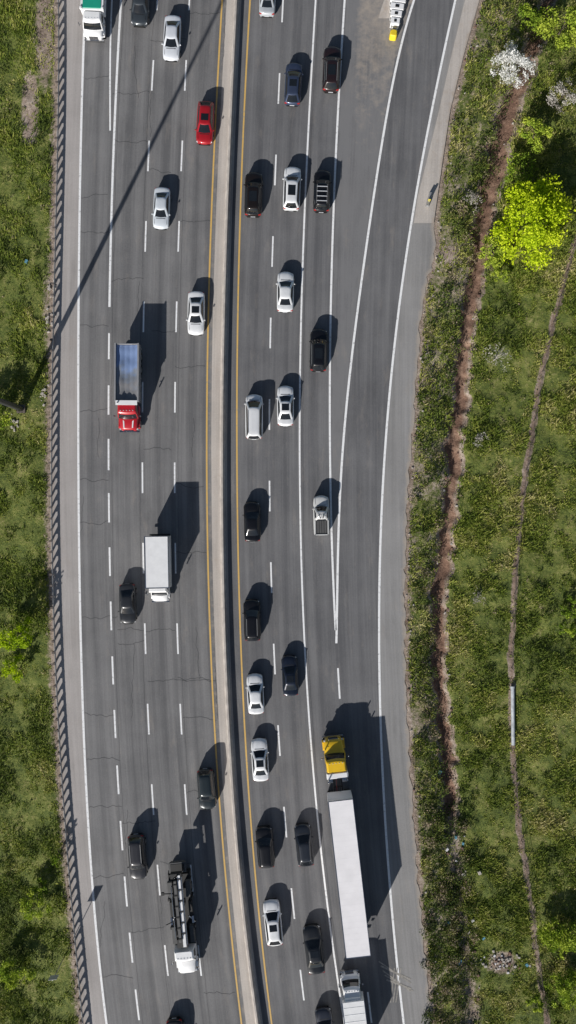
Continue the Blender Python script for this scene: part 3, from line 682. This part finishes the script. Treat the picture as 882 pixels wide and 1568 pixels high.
def leaf_quads(P_,size,t,aspect=.6,up=0.0):
    n=len(P_); u=rng.normal(size=(n,3)); u/=np.linalg.norm(u,axis=1,keepdims=True); w=rng.normal(size=(n,3)); w[:,2]*=(1-up)
    w-=u*(u*w).sum(1,keepdims=True); w/=np.linalg.norm(w,axis=1,keepdims=True)+1e-9
    s=(size*rng.uniform(.6,1.4,n))[:,None]; u=u*s; w=w*s*aspect
    V=np.stack([P_-u*.5-w*.25,P_+w*.5,P_+u*.5+w*.1,P_-w*.4],1)
    return V.reshape(-1,3),np.arange(4*n).reshape(n,4),np.repeat(t,4)
def mass(name,items,mat,size,per,lean=0):
    Ps=[];Ts=[]
    for (px,py,r,h,tb) in items:
        n=int(per*r*r*(.6+h))+4; gz=float(ground_z(np.array([px]),np.array([py]))[0]); X,Y=(px-CX)/S,(CY-py)/S
        d=rng.normal(size=(n,3)); d/=np.linalg.norm(d,axis=1,keepdims=True); rad=rng.uniform(.45,1.05,n)**.6
        lump=1+.35*np.sin(d[:,0]*4+px)*np.cos(d[:,1]*5+py)
        q=d*(rad*lump)[:,None]; q[:,2]=np.abs(q[:,2])
        Ps.append(np.stack([X+q[:,0]*r,Y+q[:,1]*r,gz+.03+q[:,2]*h],1)); Ts.append(np.clip(tb+rng.normal(0,.14,n)+.15*(q[:,2]-.5),0,1))
    P_=np.vstack(Ps);t=np.concatenate(Ts); V,F,T=leaf_quads(P_,np.full(len(P_),size),t); np_mesh(name,V,F,mat,tint=T)
it=[]
for i in range(520):
    y=random.uniform(-30,1600); e=float(E(y))+8; c=float(crk(y))-7
    x=e+(c-e)*random.random()**.8
    if y<420 and x>e+90: continue
    if math.hypot(x-690,y-390)<24: continue
    r=random.uniform(.22,.72); it.append((x,y,r,r*random.uniform(.6,1.3),random.choice([.05,.1,.15,.2,.35,.4,.5,.7,.92,.97])))
for i in range(80):
    y=random.uniform(0,1560); x=float(crk(y))+random.choice([-1,1])*random.uniform(13,22); it.append((x,y,random.uniform(.2,.5),random.uniform(.2,.6),random.choice([.2,.95,.9,.5])))
for i in range(150):
    y=random.uniform(1230,1600); x=random.uniform(650,730); r=random.uniform(.3,.8); it.append((x,y,r,r,random.choice([.05,.1,.2,.4,.9,.97])))
mass('roadside_shrubs',it,SHR,.17,190)
it=[]
for i in range(130):
    y=random.uniform(0,1560); x=random.uniform(float(crk(y))+20,900); r=random.uniform(.2,.6); it.append((x,y,r,r*.7,random.choice([.2,.3,.5,.6,.9])))
for i in range(900):
    y=random.uniform(0,1568); x=random.uniform(float(crk(y))+18,900) if random.random()<.78 else random.uniform(-10,70); r=random.uniform(.10,.26); it.append((x,y,r,r*.9,random.choice([.1,.3,.45,.6,.7,.95])))
for i in range(75):
    y=random.uniform(0,1560); x=random.uniform(-10,66); r=random.uniform(.25,.6); it.append((x,y,r,r*.7,random.choice([.1,.25,.4,.5])))
for i in range(40): it.append((random.uniform(740,900),random.uniform(0,300),random.uniform(.4,1.),random.uniform(.4,.9),random.choice([.2,.35,.5])))
for i in range(34): it.append((random.uniform(835,900),random.uniform(1380,1570),random.uniform(.4,1.),random.uniform(.5,1.),random.choice([.3,.45,.55])))
for i in range(34): it.append((random.uniform(-10,60),random.uniform(1330,1570),random.uniform(.4,.95),random.uniform(.5,1.),random.choice([.15,.3,.5,.6])))
mass('meadow_weeds',it,SHR,.15,180)
def limbs(mb,p,d,l,r,depth,tips,spread=.6):
    q=p+d*l; mb.tube(p,q,r,r*.6,0,6 if depth>1 else 4,False); tips.append(q)
    if depth==0: return
    for i in range(3 if depth>1 else 4):
        v=Vector((random.gauss(0,1),random.gauss(0,1),random.gauss(0,.6))).normalized(); nd_=(d+v*spread).normalized(); limbs(mb,p+d*l*random.uniform(.6,1),nd_,l*random.uniform(.6,.85),r*.55,depth-1,tips,spread)
def tree(name,px,py,r,h,leafmat,nleaf,lsize,tb=.5,th=.25,depth=3,crown=True,spread=.75):
    hc=h*.65; X,Y=W2(px,py,hc); pxx,pyy=X*S+CX,CY-Y*S; gz=float(ground_z(np.array([pxx]),np.array([pyy]))[0])
    e=link(bpy.data.objects.new(name,None)); e.location=(X,Y,gz)
    mb=MB(); tips=[]; limbs(mb,Vector((0,0,-.2)),Vector((.05,.03,1)).normalized(),h*.36,h*.028,depth,tips,spread); mb.obj('trunk_and_limbs',[BARK if crown else TWB],(0,0,0),0,parent=e)
    if nleaf:
        ncl=max(9,int(r*14)); Cc=[];
        for i in range(ncl):
            a=random.uniform(0,6.283); rr=r*math.sqrt(random.random())*.92; zt=1-(rr/r)**2
            Cc.append((rr*math.cos(a)*random.uniform(.7,1.1),rr*math.sin(a)*random.uniform(.7,1.1),h*(.38+.52*zt*random.uniform(.35,1.0)),r*random.uniform(.11,.27)))
        Cc=np.array(Cc); wts=Cc[:,3]**2; idx=rng.choice(ncl,nleaf,p=wts/wts.sum())
        d=rng.normal(size=(nleaf,3)); d/=np.linalg.norm(d,axis=1,keepdims=True); rad=rng.uniform(.3,1.25,nleaf)
        P_=Cc[idx,:3]+d*(rad*Cc[idx,3])[:,None]*np.array([1,1,.75])
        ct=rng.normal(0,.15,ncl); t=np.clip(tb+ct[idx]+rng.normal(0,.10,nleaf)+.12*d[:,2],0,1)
        V,F,T=leaf_quads(P_,np.full(nleaf,lsize),t,.75); o=np_mesh('foliage',V,F,leafmat,tint=T); o.parent=e
TWB=plain('grey_bark',(.38,.35,.32),.9)
tree('broadleaf_tree',822,332,4.7,5.0,YEL,9500,.27,.55)
tree('small_tree',760,380,2.1,2.8,GRN,2600,.2,.8)
tree('small_tree',768,418,1.2,1.6,GRN,900,.18,.8)
tree('blossoming_tree',787,98,2.6,3.8,BLO,3600,.17,.75)
tree('grey_shrub',866,140,2.1,2.6,TWG,1500,.14,.7)
tree('small_tree',824,198,2.0,2.8,GRN,2200,.2,.75)
tree('small_tree',868,30,2.6,3.6,GRN,3000,.22,.75)
tree('small_tree',815,20,1.8,2.4,GRN,1400,.2,.5)
tree('small_tree',800,255,2.2,2.4,GRN,1900,.18,.5)
tree('bare_tree',765,545,2.0,2.9,TWG,260,.12,.8,depth=4,crown=False,spread=1.1)
tree('bare_tree',725,305,1.4,2.0,TWG,300,.12,.5,depth=4,crown=False,spread=1.1)
tree('bare_tree',738,672,1.0,1.4,TWG,250,.12,.6,depth=3,crown=False,spread=1.1)
tree('bare_tree',735,915,1.2,1.4,TWG,200,.12,.5,depth=3,crown=False,spread=1.1)
tree('small_tree',20,975,2.0,4.4,YEL,2400,.2,.15)
tree('small_tree',22,1028,1.6,2.4,YEL,1300,.18,.2)
tree('small_tree',48,1392,1.8,2.6,GRN,1600,.18,.75)
tree('small_tree',18,1500,1.9,3.0,GRN,2100,.2,.7)
tree('small_tree',60,1362,1.0,1.8,GRN,700,.18,.45)
tree('sapling',84,1318,.9,2.3,GRN,260,.2,.3)
tree('small_tree',-20,640,2.4,4.2,GRN,2600,.22,.5)
tree('small_tree',862,1440,2.5,2.6,GRN,3200,.2,.7)
tree('small_tree',870,1520,2.3,2.5,GRN,2600,.2,.6)
tree('small_tree',820,1545,1.2,1.6,GRN,900,.18,.6)
tree('small_tree',872,965,1.1,1.5,GRN,700,.18,.6)
tree('small_tree',880,930,1.4,1.6,GRN,900,.18,.3)
# debris
mb=MB()
def chunk(px,py,s,m):
    gz=float(ground_z(np.array([px]),np.array([py]))[0]); X,Y=(px-CX)/S,(CY-py)/S
    mb.box(X,Y,gz+s*.2,s,s*random.uniform(.5,1),s*.6,m,tx=random.uniform(.6,.9),ty=random.uniform(.6,.9),rz=random.uniform(0,3))
for i in range(60): chunk(random.gauss(770,14),random.gauss(1478,9),random.uniform(.1,.35),random.choice([0,0,1,3]))
for cx_,cy_ in ((75,492),(66,606),(80,440),(20,650)):
    for i in range(14): chunk(random.gauss(cx_,4),random.gauss(cy_,8),random.uniform(.1,.4),0)
for i in range(160):
    y=random.uniform(20,1560); chunk(float(E(y))+random.uniform(3,16),y,random.uniform(.06,.25),random.choice([0,0,0,3]))
for i in range(160):
    y=random.uniform(0,1560); chunk(float(crk(y))+random.choice([-1,1])*random.uniform(8,17),y,random.uniform(.08,.35),random.choice([0,3,3]))
for i in range(26): chunk(random.gauss(700,18),random.uniform(1250,1500),random.uniform(.15,.45),random.choice([0,0,1,2,3]))
for p in ((675,1185),(725,1412),(685,1302),(40,400),(808,1480),(742,1440)): chunk(p[0],p[1],.45,random.choice([1,2]))
mb.obj('rubble_and_litter',[plain('stone',(.45,.41,.37),.9,var=.25),plain('litter_white',(.7,.68,.7),.6),plain('litter_blue',(.12,.3,.4),.5),plain('brown_scrap',(.2,.12,.09),.8)])
# ---------------------------------------------------------------- light, world, camera
el=math.radians(25.4); az=math.radians(26.3)
d=Vector((math.sin(az)*math.cos(el),math.cos(az)*math.cos(el),-math.sin(el)))
sl=bpy.data.lights.new('sun','SUN'); sl.energy=5.0; sl.angle=math.radians(.5); sl.color=(1,.965,.92)
so=link(bpy.data.objects.new('sun',sl)); so.rotation_euler=d.to_track_quat('-Z','Y').to_euler(); so.location=(-40,-80,60)
w=bpy.data.worlds.new('World'); sc.world=w; w.use_nodes=True; nt=w.node_tree; bg=nt.nodes['Background']
sk=nt.nodes.new('ShaderNodeTexSky'); sk.sky_type='NISHITA'; sk.sun_disc=False; sk.sun_elevation=el; sk.sun_rotation=math.radians(206.3)
nt.links.new(sk.outputs[0],bg.inputs[0]); bg.inputs[1].default_value=.055
cam=bpy.data.cameras.new('camera'); co=link(bpy.data.objects.new('camera',cam)); co.location=(0,0,HC); co.rotation_euler=(0,0,0)
cam.sensor_fit='VERTICAL'; cam.sensor_height=24; cam.lens=24/(2*56/HC); cam.clip_end=5000; sc.camera=co
sc.view_settings.view_transform='Standard'; sc.view_settings.look='None'; sc.view_settings.exposure=0
